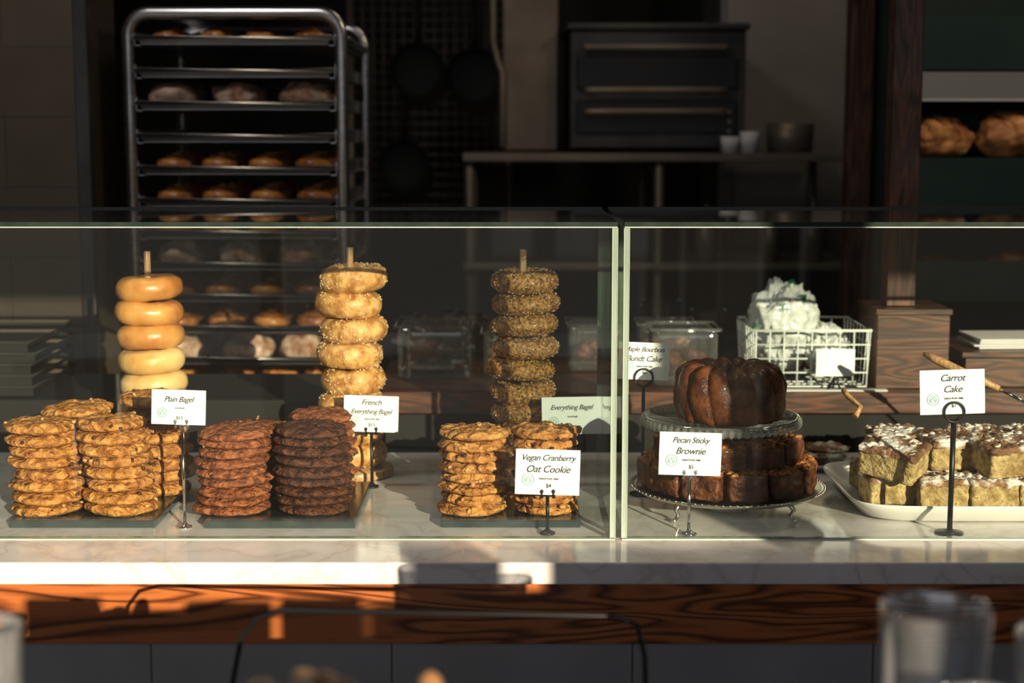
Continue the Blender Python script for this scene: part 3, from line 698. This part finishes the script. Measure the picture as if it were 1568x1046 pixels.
# ---------------------------------------------------------------- foreground bar table with glasses and pastries
mb=MB(); mb.rbox((.0,1.03,1.105),(2.2,.50,.03),.006,0,n=4)
for x in(-1.0,1.0):
    for y in(.83,1.23): mb.tube([(x,y,0),(x,y,1.09)],.02,10)
mb.build('bar_table',[M_ledge],(0,1.03,1.1),merge=True)
def tumbler(x,y,r,h,z0=1.1205):
    mb=MB(); fl=lambda a,rr,z: 1+.025*math.cos(10*a)*(1 if z<h*.75 else 0)
    mb.lathe([(0,0),(r*.78,0),(r*.84,.006),(r*.93,h*.5),(r*.97,h*.78),(r,h-.003),(r*.985,h),(r*.95,h-.003),(r*.92,h*.78),(r*.88,h*.5),(r*.76,.012),(0,.010)],(x,y,z0),60,0,fl)
    mb.build('glass_tumbler',[M_tumbler],(x,y,z0))
tumbler(.335,1.20,.044,.128); tumbler(.340,1.06,.042,.100); tumbler(.440,1.20,.04,.106); tumbler(-.425,1.20,.036,.112)
mb=MB(); 
mb.lathe([(0,0),(.11,0),(.15,.018),(.152,.021),(.148,.022),(.11,.006),(0,.005)],(-.13,1.10,1.1205),48,0); mb.build('pastry_plate',[M_cream],(-.13,1.10,1.1205))
mb=MB()
for k in range(90):
    L=k//34; a=U(0,6.28); r=U(.01,.125)*(1-.12*L)
    mb.ell((-.13+r*math.cos(a),1.10+r*math.sin(a),1.145+.024*L+U(-.004,.006)),(U(.011,.017),U(.010,.015),.012),0,(U(-.3,.3),U(-.3,.3),U(0,6)),amp=.005,fr=60,nu=18,nv=12,seed=R()*20)
mb.build('glazed_bun_pile',[pm('glazed_bun',(.35,.17,.07),(.70,.50,.30),20,.12,coat=1)],(-.13,1.10,1.13))
# black metal chair between table and counter
def chair(x0,x1,y,zt):
    mb=MB(); xs=(x0+x1)/2; r=.0030
    pts=[(x0-.10,y-.02,.0),(x0-.06,y,.80),(x0-.005,y+.02,zt-.03),(x0+.012,y+.02,zt-.008),(x0+.04,y+.02,zt),(x1-.03,y+.02,zt-.006),(x1-.008,y+.02,zt-.016),(x1,y+.02,zt-.05),(x1+.01,y,.80),(x1+.02,y-.02,0)]
    mb.tube(pts,r,10)
    mb.tube([(x0-.02,y+.015,1.00),(xs,y+.05,.995),(x1+.002,y+.015,1.00)],.003,8)
    mb.bx(x0-.01,x1+.01,y-.36,y+.01,.72,.745)
    for x in(x0,x1): mb.tube([(x,y-.34,.72),(x,y-.37,0)],.009,10)
    mb.tube([(x0-.05,y-.01,.3),(x1+.01,y-.01,.3)],.007,8)
    mb.build('metal_bar_chair',[M_black],(xs,y,.7))
chair(-.285,.142,1.60,1.112)

# ---------------------------------------------------------------- light
w=bpy.data.worlds.new('sky'); bpy.context.scene.world=w; w.use_nodes=True
nt=w.node_tree; bg=nt.nodes['Background']; bg.inputs[1].default_value=1.35
tc=N(nt,'ShaderNodeTexCoord'); sp=N(nt,'ShaderNodeSeparateXYZ'); nt.links.new(tc.outputs['Generated'],sp.inputs[0])
r=N(nt,'ShaderNodeValToRGB'); e=r.color_ramp.elements; e[0].position=.47; e[0].color=(.10,.093,.09,1); e[1].position=.56; e[1].color=(.78,.80,.86,1)
mr=N(nt,'ShaderNodeMapRange'); mr.inputs[1].default_value=-1; nt.links.new(sp.outputs['Z'],mr.inputs[0]); nt.links.new(mr.outputs[0],r.inputs[0]); nt.links.new(r.outputs[0],bg.inputs[0])
sd=bpy.data.lights.new('sun','SUN'); sd.energy=8.2; sd.angle=math.radians(.35); sd.color=(1,.83,.61)
so=bpy.data.objects.new('sun',sd); bpy.context.collection.objects.link(so); so.rotation_euler=Vector((-.45,1,-.25)).to_track_quat('-Z','Y').to_euler(); so.location=(1,-3,4)
def area(n,loc,size,en,col,tgt=None):
    l=bpy.data.lights.new(n,'AREA'); l.energy=en; l.size=size; l.color=col; o=bpy.data.objects.new(n,l); bpy.context.collection.objects.link(o); o.location=loc
    if tgt: o.rotation_euler=(Vector(tgt)-Vector(loc)).to_track_quat('-Z','Y').to_euler()
area('kitchen_fill',(.5,4.4,3.15),.6,3,(1,.85,.70))  # added fill, no fixture, picks out the kitchen steel
area('rack_fill',(-.85,2.4,3.1),.35,13,(1,.95,.88),(-.65,3.8,1.5))  # added fill that brightens the rack and its pastries
area('shelf_fill',(1.5,3.1,2.9),.25,9,(1,.82,.6),(1.25,4.0,1.6))  # added fill that lifts the bread on the shelf
vs=bpy.context.scene.view_settings
vs.view_transform='Standard'; vs.gamma=.88

# ---------------------------------------------------------------- camera
cd=bpy.data.cameras.new('camera'); co=bpy.data.objects.new('camera',cd); bpy.context.collection.objects.link(co)
cd.sensor_width=36; cd.lens=2400/1568*36; co.location=(0,0,1.618); co.rotation_euler=(math.radians(90-7.6),0,0)
cd.clip_start=.05; cd.dof.use_dof=True; cd.dof.focus_distance=2.5; cd.dof.aperture_fstop=3.2
bpy.context.scene.camera=co
